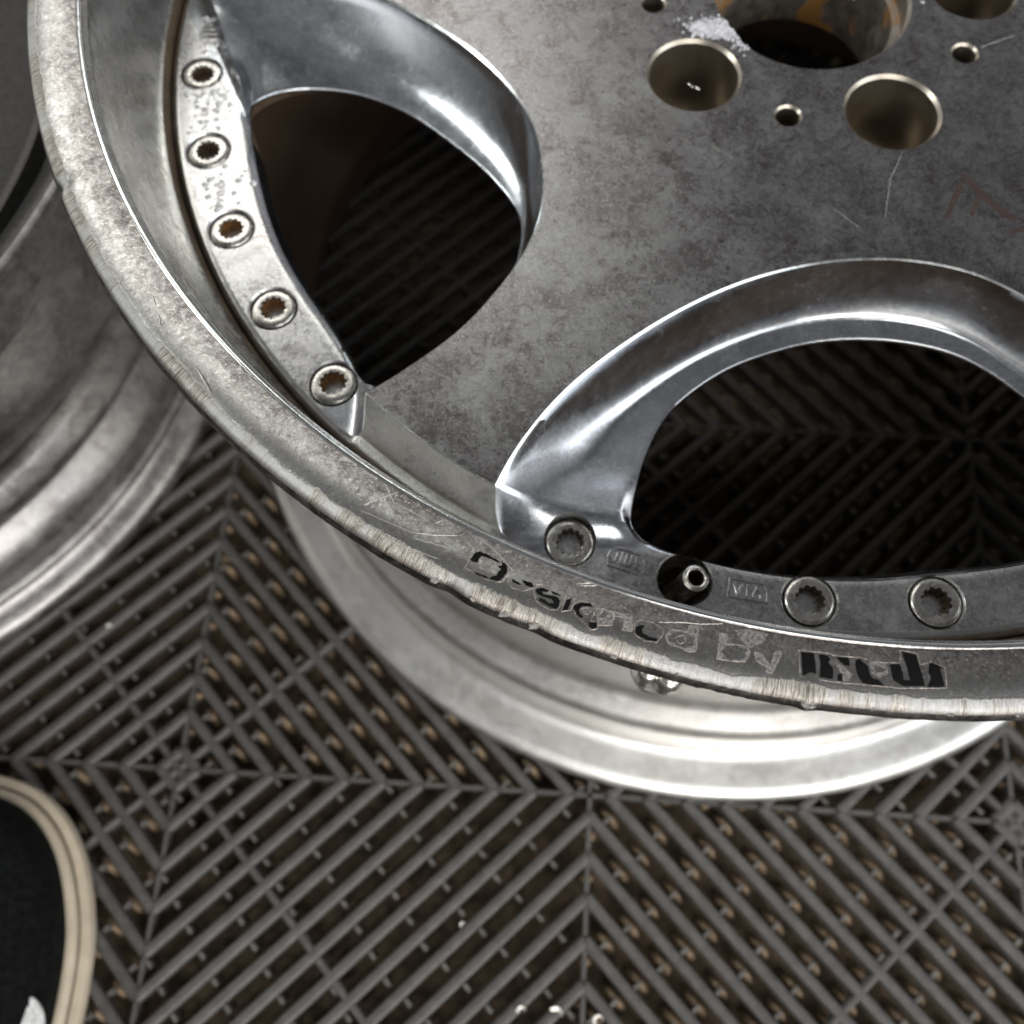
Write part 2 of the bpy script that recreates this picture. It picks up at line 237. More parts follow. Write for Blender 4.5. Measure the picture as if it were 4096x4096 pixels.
class MB:
    def __init__(s): s.v = []; s.f = []; s.m = []
    def add(s, v, f, m=0):
        n = len(s.v); s.v += [tuple(x) for x in v]; s.f += [tuple(n+i for i in q) for q in f]; s.m += [m]*len(f)
    def grid(s, rows, m=0, closed=False, flip=False):
        n = len(rows[0]); v = [p for r in rows for p in r]; f = []
        for i in range(len(rows)-1):
            mm = m[i] if isinstance(m, list) else m
            q = []
            for j in range(n if closed else n-1):
                k = (j+1) % n; a = (i*n+j, i*n+k, (i+1)*n+k, (i+1)*n+j)
                q.append(a[::-1] if flip else a)
            f.append((q, mm))
        base = len(s.v); s.v += [tuple(x) for x in v]
        for q, mm in f:
            s.f += [tuple(base+i for i in a) for a in q]; s.m += [mm]*len(q)
    def lathe(s, prof, n, mats=0, c=(0,0), z=0, rad=None, closed_prof=False):
        rows = []
        pr = prof+[prof[0]] if closed_prof else prof
        for k, (r, h) in enumerate(pr):
            rows.append([(c[0]+(r+(rad(k % len(prof), 2*PI*j/n, r)[0] if rad else 0))*math.cos(2*PI*j/n),
                          c[1]+(r+(rad(k % len(prof), 2*PI*j/n, r)[0] if rad else 0))*math.sin(2*PI*j/n),
                          z+h+(rad(k % len(prof), 2*PI*j/n, r)[1] if rad else 0)) for j in range(n)])
        s.grid(rows, mats, True)
    def ball(s, c, r, m=0, nu=8, nv=5, half=False):
        rows = []
        for i in range(nv+1):
            a = (PI/2 if half else PI)*i/nv
            rows.append([(c[0]+r[0]*math.sin(a)*math.cos(2*PI*j/nu), c[1]+r[1]*math.sin(a)*math.sin(2*PI*j/nu), c[2]+r[2]*math.cos(a)) for j in range(nu)])
        s.grid(rows, m, True)
    def build(s, name, mats, parent=None, **k): return obj(name, s.v, s.f, mats, parent, s.m, **k)
def catmull(P, t):
    n = len(P)-1; i = min(int(t), n-1); u = t-i
    p0 = P[max(i-1,0)]; p1 = P[i]; p2 = P[i+1]; p3 = P[min(i+2,n)]
    return tuple(.5*(2*b+(-a+c)*u+(2*a-5*b+4*c-d)*u*u+(-a+3*b-3*c+d)*u**3) for a, b, c, d in zip(p0,p1,p2,p3))
def rot(p, deg):
    a = math.radians(deg); c, s = math.cos(a), math.sin(a); return (p[0]*c-p[1]*s, p[0]*s+p[1]*c)
def pol(r, deg): return (r*math.cos(math.radians(deg)), r*math.sin(math.radians(deg)))
def dist(a, b): return math.dist(a[:2], b[:2])

# ------------------------------------------------------------------ centre disc of the wheel
RF = 223.5; ZFL = -12.0
def window(W_, Aleft, B, flange_B, ca, cb):
    """one window, in coordinates turned by W_. Aleft: plate edge from one corner to the other (z 0);
    B: opening edge matched one to one; flange_B: opening edge along the bolt flange, from the last corner back to the first;
    ca, cb: absolute angles of the crease feet on the flange circle."""
    fa = rot(pol(RF, ca), -W_); fb = rot(pol(RF, cb), -W_)
    secs = []
    secs.append(([(x,y,0.0) for x, y in Aleft], B, 1.0, 'cove'))
    b0, b1 = B[0], B[-1]; f0, f1 = flange_B[0], flange_B[-1]
    secs.append(([(Aleft[-1][0],Aleft[-1][1],0.0),(fb[0],fb[1],ZFL)], [b1, f0], None, 'crease'))
    fA = []
    aA, aB = math.degrees(math.atan2(fb[1],fb[0])), math.degrees(math.atan2(fa[1],fa[0]))
    n = len(flange_B)
    cum = [0]
    for i in range(1,n): cum.append(cum[-1]+dist(flange_B[i-1],flange_B[i]))
    for i in range(n):
        a = aA+(aB-aA)*cum[i]/cum[-1]; x, y = pol(RF, a); fA.append((x,y,ZFL))
    secs.append((fA, flange_B, 0.0, 'flange'))
    secs.append(([(fa[0],fa[1],ZFL),(Aleft[0][0],Aleft[0][1],0.0)], [f1, b0], None, 'crease'))
    LA, LB, K, X = [], [], [], []
    allB = []
    for A_, B_, k, typ in secs:
        n = len(A_)-1
        L = sum(dist(A_[i],A_[i+1]) for i in range(n))
        m = max(8, int(L/1.4)) if typ != 'crease' else 10
        # uniform-ish arc length sampling of the catmull parameter
        dense = [catmull(A_, n*j/400) for j in range(401)]; cl = [0]
        for j in range(400): cl.append(cl[-1]+math.dist(dense[j],dense[j+1]))
        j = 0
        for q in range(m):
            tgt = cl[-1]*q/m
            while cl[j+1] < tgt: j += 1
            t = n*(j+(tgt-cl[j])/max(1e-9,cl[j+1]-cl[j]))/400
            a = catmull(A_, t)
            if typ == 'flange': r = math.hypot(a[0],a[1]); a = (a[0]*RF/r, a[1]*RF/r, ZFL)
            LA.append(a); LB.append(catmull(B_, t)); X.append(typ)
            K.append({'cove':1.0,'flange':0.0}.get(typ, None) if typ != 'crease' else (1-q/m if secs.index((A_,B_,k,typ)) == 1 else q/m))
    nc = sum(1 for x_ in X if x_ == 'cove')
    for _ in range(45):
        LA[1:nc] = [tuple((LA[i-1][c]+2*LA[i][c]+LA[i+1][c])/4 for c in range(3)) for i in range(1,nc)]
    cz = [i for i in range(len(X)) if X[i] == 'crease']; f0_ = cz[0]; near = [i for i in cz if i > f0_+30 or (i-f0_) > 12]
    lock = {f0_, 0}
    n_ = len(X)
    zone = [i for i in range(n_) if X[i] != 'cove' and i not in lock and (min(abs(i-c) for c in cz) <= 9)]
    for _ in range(30):
        new = {i: tuple((LA[i-1][c]+2*LA[i][c]+LA[(i+1) % n_][c])/4 for c in range(3)) for i in zone}
        for i, v in new.items(): LA[i] = v
    # soften K and B
    n = len(K)
    K2 = []
    for i in range(n): K2.append(sum(K[(i+d) % n] for d in range(-16,17))/33)
    for _ in range(7):
        LB = [tuple((LB[i-1][c]+2*LB[i][c]+LB[(i+1) % n][c])/4 for c in range(3)) for i in range(n)]
    return LA, LB, K2, X
# measured windows (local x = outward, y = counter-clockwise)
w2A = [(184.8,-107.9),(176.5,-104.2),(162.3,-94.7),(150.3,-83.9),(137.6,-68.5),(126.7,-52.3),(117.1,-33.1),(111.1,-12.5),(109.2,5),(109.8,18),(112.2,30),(116.5,41),(123.7,50.9),(133,62),(144,77),(160,93),(185,107.5)]
w2B = [(190.5,-69.5,-15),(180.3,-67.4,-16.5),(167.3,-63.5,-18.5),(153.8,-56.9,-20.5),(144,-48,-21.5),(134.2,-33.9,-22),(127.5,-16.4,-22),(124.6,-2.6,-22),(124.1,11,-22),(125.7,24.3,-22),(129.6,37.2,-22),(136.4,47.8,-22),(144.9,56.5,-22),(155,65,-21),(167,71,-19),(180,75,-17),(190,74,-15)]
w2F = [(197,68,-14),(203,41,-14),(206,18,-14),(208,-7,-14),(206,-32,-14),(200,-57,-14),(196,-66,-14)]
w1A = [(200,-82),(186,-75),(168,-65),(151,-54),(139,-44),(128,-29),(118,-12),(112,5),(109,19),(110,32),(113,45),(118,58),(125,68),(137,79),(148,87),(158,93),(169,97),(179,101),(187,103)]
w1B = [(198,-27,-14.5),(195.4,-31.5,-15.5),(185.4,-35.4,-17.5),(172.4,-34.4,-19.5),(158.3,-29.2,-21.5),(145.5,-17.6,-22),(135.8,-2.9,-22),(127,13.7,-22),(121.7,27.6,-22),(119.5,39,-22),(121.3,48,-22),(126.5,58.5,-22),(134,68,-22),(145,77.5,-22),(156,84.5,-21),(167,89,-20),(176,92.5,-18),(181.5,94,-16.5),(185,94,-15)]
w1F = [(187,90,-14),(191,72,-14),(196,55,-14),(200,37,-14),(201.5,21,-14),(201.5,7,-14),(200.5,-10,-14),(199,-22,-14)]
hA = w2A[:8]+[(109,0)]
gA = w2A[:8]+[(108.8,0)]+[(x,-y) for x, y in w2A[:8][::-1]]
gB = [(190,-69,-15),(180,-67,-16.5),(167,-63,-18.5),(154,-56,-20.5),(143,-46,-21.5),(134,-33,-22),(128,-17,-22),(125,-7,-22)]
gB = gB+[(124.5,0,-22)]+[(x,-y,z) for x, y, z in gB[::-1]]
gF = [(196,67,-14),(203,41,-14),(207,20,-14),(208,0,-14),(207,-20,-14),(203,-41,-14),(196,-67,-14)]
WIN = [(-162, w1A, w1B, w1F, -186.5, -131.4), (-90, w2A, w2B, w2F, -118.9, -61.3), (-12, gA, gB, gF, -40.5, 16.5), (61, gA, gB, gF, 32.5, 89.5), (134, gA, gB, gF, 105.5, 162.5)]
mb = MB()
plate_loops = []; bot_holes = []; ring = []   # ring: pieces of the flange circle
NU = 18
for wi, (W_, A_, B_, F_, ca, cb) in enumerate(WIN):
    LA, LB, K, X = window(W_, A_, B_, F_, ca, cb)
    n = len(LA)
    rows = []
    for iu in range(NU+1):
        u = iu/NU; row = []
        for i in range(n):
            a, b, k = LA[i], LB[i], K[i]
            wdt = max(dist(a,b), 1)
            g = .14*(1-u)+(.86*(1-u/.62)**1.8 if u < .62 else 0)
            if wi == 0: g = .2*g+.8*(.30*(1-u)+.70*(1-u)**2.4)
            zc = b[2]+(a[2]-b[2])*g
            uf = max(0, (u-.82)/.18); zf = a[2]+(b[2]-a[2])*(1-math.sqrt(max(0,1-uf*uf)))
            z = zf+(zc-zf)*k
            row.append((a[0]+(b[0]-a[0])*u, a[1]+(b[1]-a[1])*u, z))
        rows.append(row)
    # narrow chamfer next to the plate edge, only where the plate is
    out = [rows[0]]; ch = []
    for i in range(n):
        a, b = LA[i], LB[i]; d = max(dist(a,b),1e-6)
        wc = 1.25*max(0,min(1,(a[2]+12)/12)) + .05
        t_ = min(wc/d, .036)
        ch.append((a[0]+(b[0]-a[0])*t_, a[1]+(b[1]-a[1])*t_, a[2]-.75*t_*d))
    out.append(ch); 
    for iu in range(1, NU+1):
        out.append([( *q[:2], q[2]-.3*K[i]*(1-iu/NU)) for i, q in enumerate(rows[iu])])
    # rolled edge of the opening and its wall
    cxm = sum(q[0] for q in LB)/n; cym = sum(q[1] for q in LB)/n
    for inset, dz in ((.25,.12),(.45,.45),(.55,1.2)):
        out.append([(q[0]+(cxm-q[0])*inset/max(1,math.hypot(cxm-q[0],cym-q[1])), q[1]+(cym-q[1])*inset/max(1,math.hypot(cxm-q[0],cym-q[1])), q[2]-dz) for q in LB])
    last = out[-1]
    def grow(i, q, g): d_ = max(1, math.hypot(q[0]-cxm, q[1]-cym)); e_ = g*K[i]-2.4*(1-K[i])*(g/7.5); return (q[0]+(q[0]-cxm)*e_/d_, q[1]+(q[1]-cym)*e_/d_)
    out.append([(*grow(i,q,6.5), q[2]-.9-2.5*(1-K[i])) for i, q in enumerate(last)])
    out.append([(*grow(i,q,7.5), -24.5-3.5*K[i]) for i, q in enumerate(last)])
    glob = [[(*rot(q, W_), q[2]) for q in r] for r in out]
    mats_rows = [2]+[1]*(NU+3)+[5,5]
    # flange part of each row gets the flange material
    base = len(mb.v); nn = n
    mb.grid(glob, mats_rows, True)
    # reassign: faces whose column lies on the flange
    tot = (len(glob)-1)*n; f0 = len(mb.f)-tot
    for r_ in range(len(glob)-1):
        for j in range(n):
            if K[j] < .02: mb.m[f0+r_*n+j] = 3 if r_ < NU else 1
            elif r_ == 0 and X[j] == 'crease': mb.m[f0+j] = 1
    top = glob[0]
    plate_idx = [i for i in range(n) if X[i] == 'cove']+[plate_end for plate_end in [max(i for i in range(n) if X[i]=='cove')+1]]
    plate_loops.append([top[i] for i in plate_idx])
    bot_holes.append(glob[-1])
    ring.append(([top[i] for i in range(n)], X))
def pieces(ringw):
    pts, X = ringw; n = len(pts)
    c1 = [i for i in range(n) if X[i] == 'crease']
    first = [i for i in c1 if i < n/2 or X[(c1[0])] == 'crease']
    k = min(c1); cr1 = [i for i in c1 if i-k < 12]; cr2 = [i for i in c1 if i not in cr1]
    fl = [i for i in range(n) if X[i] == 'flange']
    crB = [pts[i] for i in cr1]+[pts[fl[0]]]                      # far corner: plate -> flange
    crA = [pts[i] for i in cr2]+[pts[0]]                          # near corner: flange -> plate
    flg = [pts[i] for i in fl]+[pts[cr2[0]]]                      # flange circle, far -> near
    return crA, crB, flg
PC = [pieces(r) for r in ring]
# spoke end facets between window k and its neighbour going counter-clockwise
outer = []
order = [0,1,2,3,4]
plate_outline = []; EDGE_GLINT = []
for k in order:
    nx = (k+1) % 5
    crB = PC[k][1]                    # window k, far (ccw) corner, from plate down to flange
    crA = PC[nx][0][::-1]             # next window, near corner, plate -> flange
    m = 14
    def arc(p, q, s):
        ra, rb = math.hypot(*p[:2]), math.hypot(*q[:2]); a0 = math.atan2(p[1],p[0]); a1 = math.atan2(q[1],q[0])
        while a1 < a0: a1 += 2*PI
        return ((ra+(rb-ra)*s)*math.cos(a0+(a1-a0)*s), (ra+(rb-ra)*s)*math.sin(a0+(a1-a0)*s), p[2]+(q[2]-p[2])*s)
    rows = [[p]+[(lambda a_: (a_[0],a_[1],a_[2]+.9*math.sin(PI*i_/(len(crB)-1))*min(1,j/2,(m-j)/2)))(arc(p,q,j/m)) for j in range(1,m)]+[q] for i_, (p, q) in enumerate(zip(crB, crA))]
    lo_ = [tuple(rows[0][j][c]+(rows[1][j][c]-rows[0][j][c])*.3 for c in range(3)) for j in range(len(rows[0]))]
    mb.grid([rows[0], lo_]+rows[1:], [2]+[4]*(len(rows)-1), flip=True)  # first row in the bright edge material paints a glint line
    plate_outline.append((plate_loops[k], rows[0][1:-1]))
    EDGE_GLINT += [rows[0], crB, crA]
    outer.append((PC[k][2][::-1], rows[-1][1:-1]))       # flange near->far, then facet
# outline of the plate, counter-clockwise
PO = []
for loop, arcpts in plate_outline: PO += loop+arcpts
def cdt(loops, holes, extra=()):
    V = []; E = []; Z = []
    for lp in loops+holes+list(extra):
        b0 = len(V)
        for i, q in enumerate(lp): V.append(Vector((q[0],q[1]))); Z.append(q[2]); E.append((b0+i, b0+(i+1) % len(lp)))
    vo, eo, fo, ov, oe, of = delaunay_2d_cdt(V, E, [], 1, 1e-4)
    zz = [Z[o[0]] if o else 0 for o in ov]
    def inside(p, lp):
        c = False; n = len(lp); j = n-1
        for i in range(n):
            if (lp[i][1] > p[1]) != (lp[j][1] > p[1]) and p[0] < (lp[j][0]-lp[i][0])*(p[1]-lp[i][1])/(lp[j][1]-lp[i][1])+lp[i][0]: c = not c
            j = i
        return c
    fs = []
    for f in fo:
        cen = sum((vo[i] for i in f), Vector((0,0)))/len(f)
        if any(inside(cen, l) for l in loops) and not any(inside(cen, h) for h in holes): fs.append(f)
    return [(v.x, v.y, z_) for v, z_ in zip(vo, zz)], fs
v_, f_ = cdt([PO], [])
mb.add(v_, f_, 0)
OC = []
for a, b in outer: OC += a+b
rows = [OC]
for r_, z_ in ((224.9,-12.35),(226.0,-13.4),(226.7,-15.0),(227.0,-18),(227.0,-26)):
    rows.append([(q[0]*r_/math.hypot(*q[:2]), q[1]*r_/math.hypot(*q[:2]), z_) for q in OC])
mb.grid(rows, [2,1,1,1,5], True, flip=True)
bore_rings = [[(*pol(r_, 5*j), z_) for j in range(72)] for r_, z_ in ((96,-28),(80,-37))]
v_, f_ = cdt([rows[-1]], bot_holes, extra=bore_rings)
mb.add(v_, [tuple(f)[::-1] for f in f_], 5)

wheel = empty('wheel', W(0,0,-229), 'kerb scraped silver multi-piece alloy wheel with worn black lettering, lying face up in front', 'wheel')
def child_of_wheel(o, par):
    o.parent = par; o.location = (0,0,.229) if par.type == 'EMPTY' else (0,0,0); return o
FM = [M['plate'],M['cove'],M['edge'],M['flange'],M['spoke_end'],M['gap'],M['bore'],M['pocket'],M['bolt']]
face = child_of_wheel(mb.build('centre_disc', FM, weld=.02, angle=34), wheel)
# drilled holes
BOLTS = [-174.32,-165.04,-155.84,-146.52,-137.40, -113.73,-95.39,-86.1,-76.8, -30.4,-21.2,-12,-2.8,6.4, 42.6,51.8,61,70.2,79.4, 115.6,124.8,134,143.2,152.4]
RB = 215.3; VALVE = -104.70
cut = MB()
def cutter(prof, c, mi, n=48): cut.lathe([(0.0001,prof[0][1])]+prof+[(0.0001,prof[-1][1])], n, mi, c)
cutter([(30.2,-60),(30.2,-9),(32.9,-8.4),(32.9,-1.2),(34.4,.3),(34.4,6)], (0,0), 6, 96)
for k in range(5):
    cutter([(9,-60),(9,-34.5),(14.9,-33),(14.9,-1.1),(16.1,.2),(16.1,6)], pol(56,-140.6+72*k+.2), 7, 72)
for a in (-176.6,-104.2,-29.6,40,112): cutter([(3.9,-22),(3.9,-.8),(4.7,.1),(4.7,5)], pol(55.3,a), 7, 28)
for a in BOLTS+[VALVE]:
    edge_bolt = min(abs(a-b) for b in (-174.32,-113.73)) < 1
    pr = [(7.55,-16.2),(7.55,10)] if edge_bolt else [(7.55,-16.2),(7.55,-12.7),(8.1,-12.0),(8.1,4)]
    if a == VALVE: pr = [(7.6,-50)]+pr[1:]
    cutter(pr, pol(RB,a), 3)
bmc = bmesh.new(); me = bpy.data.meshes.new('cut'); me.from_pydata([(x*.001,y*.001,z*.001) for x,y,z in cut.v], [], cut.f)
me.polygons.foreach_set('material_index', cut.m)
for m in FM: me.materials.append(m)
bmc.from_mesh(me); bmesh.ops.remove_doubles(bmc, verts=bmc.verts, dist=2e-6); bmesh.ops.dissolve_degenerate(bmc, edges=bmc.edges, dist=1e-7)
bmesh.ops.recalc_face_normals(bmc, faces=bmc.faces); bmc.to_mesh(me); bmc.free()
cob = bpy.data.objects.new('cut', me); C.objects.link(cob); cob.matrix_world = Matrix.Translation((0,0,.229))
md = face.modifiers.new('holes', 'BOOLEAN'); md.operation = 'DIFFERENCE'; md.solver = 'EXACT'; md.object = cob
try: md.material_mode = 'INDEX'
except Exception: pass
bpy.context.view_layer.update()
dg = bpy.context.evaluated_depsgraph_get()
nm = bpy.data.meshes.new_from_object(face.evaluated_get(dg)); print('disc faces', len(face.data.polygons), '->', len(nm.polygons))
face.modifiers.clear(); face.data = nm; nm.name = 'centre_disc'; finish(nm, 34)
bpy.data.objects.remove(cob)

# bolts: twelve-point socket cap heads, each with its own dirty socket
def bolt_mesh():
    b = MB(); n = 48
    star = [(( 3.95 if (j//2) % 2 == 0 else 3.35)) for j in range(n)]
    star = [3.3+.75*abs(math.cos(6*(2*PI*j/n)/1.0)) for j in range(n)]
    ring_ = lambda r, z: [((r if isinstance(r,(int,float)) else r[j])*math.cos(2*PI*j/n), (r if isinstance(r,(int,float)) else r[j])*math.sin(2*PI*j/n), z) for j in range(n)]
    b.grid([ring_(7.0,-5.2), ring_(7.1,-4.6), ring_(7.1,-1.1), ring_(6.95,-.6), ring_(6.5,-.2), ring_(5.9,-.03), ring_(4.8,0), ring_([s+.35 for s in star],-.05), ring_(star,-1.0)], 0, True)
    s = MB(); s.grid([ring_(star,-1.0), ring_([q*.97 for q in star],-4.6), ring_([q*.45 for q in star],-5.1), ring_([.02]*n,-5.4)], 0, True)
    s2 = b
    # tiny raised mark on the head
    return b, s
bb, ss = bolt_mesh()
first = None
for i, a in enumerate(BOLTS):
    x, y = pol(RB, a); z = -11.9 if abs(a+113.73) > 1 else -12.6
    if first is None:
        bo = bb.build('bolt', M['bolt'], wheel, angle=38); so = ss.build('socket', M['socket'], bo, angle=38); first = (bo, so)
    else:
        bo = first[0].copy(); C.objects.link(bo); so = first[1].copy(); C.objects.link(so); so.parent = bo
    if i in (2,3,4):
        so.data = so.data.copy(); so.data.materials[0] = M['rust']; so['label'] = 'orange brown rusty socket'
    bo.parent = wheel; bo.location = (x*.001, y*.001, (z+229)*.001); bo.rotation_euler = (random.uniform(-.03,.03), random.uniform(-.03,.03), random.uniform(0,6))
    bo['group'] = 'twelve-point bolts round the wheel'
# valve stem in its hole: a short threaded tube leaning outwards
def tube(path_r, n=28, th=.9, thread=True):
    b = MB(); prof = []
    for i in range(30):
        z = -26+i*.92; prof.append((3.45+(.28 if i % 2 and z > -10 else 0), z))
    prof += [(3.3,1.2),(2.9,1.6),(2.5,1.5),(2.2,1.0),(2.1,-3),(1.9,-8),(0.6,-8.2),(.02,-8.2)]
    b.lathe(prof, n); return b
vx, vy = pol(RB+.2, VALVE)
vs = tube(None).build('valve_stem', M['bolt'], wheel, angle=50)
vs.location = ((vx+2.6)*.001, (vy-.5)*.001, (229-9.5)*.001); vs.rotation_euler = (math.radians(6), math.radians(5), 0)
inn = MB(); inn.lathe([(2.05,-3),(1.9,-7.9),(.02,-8)], 24)
vi = inn.build('valve_core', M['socket'], vs)

# ------------------------------------------------------------------ lip with its dish wall
def hz(x, y=0, z=0): return noise.noise(Vector((x,y,z)))
PROF = [(226.5,-30),(228,-30),(234,-27),(240.5,-20),(241.2,-4),(240.8,22),(241.5,26.2),(245,27.4),(250,27.8),(253.0,29.8),(254.1,30.4),(254.5,31.6),(254.2,33.1),(253.6,34.3),(253.0,35.0),(252.1,35.5),(250.8,35.9),(249.5,36.15),(248,36.25),(246.4,36.2),(244.8,36.0),(243.2,35.65),(241.6,35.2),(240.4,34.85),(239.5,34.6),(239.1,34.55),(238.9,34.75),(238.5,34.9),(238.0,34.85),(237.6,34.5),(237.45,33.8),(237.3,33.2),(236.9,32.9),(236.5,32.5),(236.35,31),(236.1,28.5),(235.6,22),(234.4,10),(232.2,0),(230.2,-6),(228.6,-10.2),(227.9,-12.4),(227.3,-13.6)]
MI = []
for i in range(len(PROF)):
    r, z = PROF[i]; MI.append(3 if i < 5 else 1 if 5 <= i < 13 else 0 if i < 24 else 0 if i < 26 else 4 if i < 30 else 2 if i < 40 else 5)
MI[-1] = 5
def liprad(k, a, r):
    """chewed outer edge: dents and burrs"""
    if not 8 <= k <= 18: return (0,0)
    w_ = {8:.35,9:.8,10:1,11:1,12:1,13:.9,14:.75,15:.55,16:.4,17:.25,18:.12}[k]
    msk = max(0, min(1, .35+1.6*hz(a*7, 31)))
    d = hz(a*22, 3)*.22+(hz(a*80, 7)*.16+hz(a*230, k*.7)*.26)*msk
    dz = (hz(a*120, 11+k*.8)*.14+hz(a*380,k*1.1)*.10)*msk
    for ac, wd, dp in ((math.radians(-154.2), .009, -1.4), (math.radians(-117.5),.012,-1.0), (math.radians(-112.5),.014,-.7), (math.radians(-85.5),.01,-.6), (math.radians(-80.5),.012,-.6)):
        t = (a-2*PI-ac if a > PI else a-ac)/wd; d += dp*math.exp(-t*t); dz += .4*dp*math.exp(-t*t)
    t = ((a-2*PI if a > PI else a)-math.radians(-98.4))/.0065; d += 1.0*math.exp(-t*t); dz += .9*math.exp(-t*t)
    return (d*w_*.75, dz*w_)
lp = MB(); lp.lathe(PROF, 2200, MI, rad=liprad, closed_prof=True)
lip = lp.build('lip', [M['lip'],M['lipside'],M['dish'],M['barrel'],M['edge'],M['gap']], wheel, angle=50); lip.location = (0,0,.229)
def zlip(r):
    P = [q for q in PROF if q[1] > 34.5 and 239.4 <= q[0] <= 254.6]
    P.sort()
    for a, b in zip(P, P[1:]):
        if a[0] <= r <= b[0]: return a[1]+(b[1]-a[1])*(r-a[0])/(b[0]-a[0])
    return P[0][1] if r < P[0][0] else P[-1][1]
def decal(polys, name, mat, par, zf, lift, th=.0):
    b = MB()
    for q in polys:
        dense = []
        n = len(q)
        for i in range(n):
            p0, p1 = q[i], q[(i+1) % n]; m = max(1, int(math.dist(p0,p1)/.5))
            for j in range(m):
                x = p0[0]+(p1[0]-p0[0])*j/m; y = p0[1]+(p1[1]-p0[1])*j/m
                dense.append((x+hz(x*2.3,y*2.3,1)*.12, y+hz(x*2.3,y*2.3,9)*.12, 0))
        v, f = cdt([dense], [])
        v = [(x, y, zf(x,y)+lift) for x, y, z in v]
        b.add(v, f)
        dn = [(x, y, zf(x,y)+lift) for x, y, _ in dense]; lo_ = [(x, y, z-lift-.02) for x, y, z in dn]
        b.grid([dn, lo_], 0, True)
    return b.build(name, mat, par, smooth=False)
def ribbons(lines, name, mat, par, zf, lift, wd=.22, jit=.1):
    b = MB()
    for ln in lines:
        pts = []
        for i in range(len(ln)-1):
            m = max(1, int(math.dist(ln[i],ln[i+1])/.6))
            for j in range(m): pts.append((ln[i][0]+(ln[i+1][0]-ln[i][0])*j/m, ln[i][1]+(ln[i+1][1]-ln[i][1])*j/m))
        pts.append(tuple(ln[-1])); closed = math.dist(ln[0], ln[-1]) < .01
        L, R_, T_ = [], [], []
        for i, (x, y) in enumerate(pts):
            a = pts[max(0,i-1)]; c = pts[min(len(pts)-1,i+1)]; dx, dy = c[0]-a[0], c[1]-a[1]; l = math.hypot(dx,dy) or 1
            x += hz(x*1.7,y*1.7,4)*jit*1.5; y += hz(x*1.7,y*1.7,5)*jit*1.5
            wv = wd*(.5+.5*abs(hz(i*.7,x))+.35)*(1 if closed else min(1,.25+i*.3,.25+(len(pts)-1-i)*.3))
            ox, oy = -dy/l*wv/2, dx/l*wv/2; z = zf(x,y)+lift
            L.append((x+ox,y+oy,z-lift-.01)); T_.append((x,y,z+.02)); R_.append((x-ox,y-oy,z-lift-.01))
        b.grid([L,T_,R_], 0)
    return b.build(name, mat, par, smooth=False)
for a_, r_, s_ in ((-98.4,253.6,1.7),(-104.9,253.2,.9),(-112.6,253.6,1.0),(-114.2,253.4,1.2),(-116.1,253.5,.9),(-118.3,253.6,1.0),(-88.2,253.4,.8),(-86.6,253.8,.9),(-85.1,253.5,1.1),(-83.2,253.8,.9),(-81.0,253.5,1.1),(-108.2,253.6,.7),(-95.2,253.7,.6),(-91.4,253.8,.7),(-153.6,252.6,1.1),(-100.6,252.4,.8)):
    b = MB(); x, y = pol(r_, a_); b.ball((x*.9985,y*.9985,34.4), (s_,s_,s_*.55), 0, 14, 9)
    b.v = [(p[0]+hz(p[0]*1.3,p[1]*1.3,p[2])*s_*1.0, p[1]+hz(p[1]*1.3,p[2],p[0])*s_*1.0, p[2]+hz(p[2],p[0]*1.3,2)*s_*.5) for p in b.v]
    b.build('torn_lump', M['torn'], lip, angle=20, weld=.001)
zl = lambda x, y: zlip(math.hypot(x,y))
for q_ in GHOST: decal([q_], 'adhesive_residue', M['gluefilm'], lip, zl, .035)
for q_ in BLACK: decal([q_], 'letter_fragment', M['vinyl'], lip, zl, .07)
for q_ in OUTLINE: ribbons([q_], 'letter_outline', M['glue'], lip, zl, .06, .19)
for q_ in SCR_LIP: ribbons([q_], 'scratch', M['scratch'], lip, zl, .03, .2)
for q_ in SCR_DARK: ribbons([q_], 'gouge', M['scratchdark'], lip, zl, .03, .3)
for q_ in SCR_PLATE: ribbons([q_], 'scratch', M['scratch'], face, lambda x, y: 0, .03, .16)
for q_ in STAIN: decal([q_], 'stain', M['stain'], face, lambda x, y: 0, .02)

for ln in EDGE_GLINT:                                             # bright strips added along the spoke-end edges as painted glints
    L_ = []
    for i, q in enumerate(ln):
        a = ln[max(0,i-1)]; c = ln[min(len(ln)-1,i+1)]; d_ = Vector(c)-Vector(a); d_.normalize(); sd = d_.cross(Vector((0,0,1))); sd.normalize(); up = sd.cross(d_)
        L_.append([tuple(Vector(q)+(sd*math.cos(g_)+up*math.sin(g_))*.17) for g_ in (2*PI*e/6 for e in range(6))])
    bm_ = MB(); bm_.grid(L_, 0, True); bm_.build('edge_glint', M['edge'], face, angle=60)
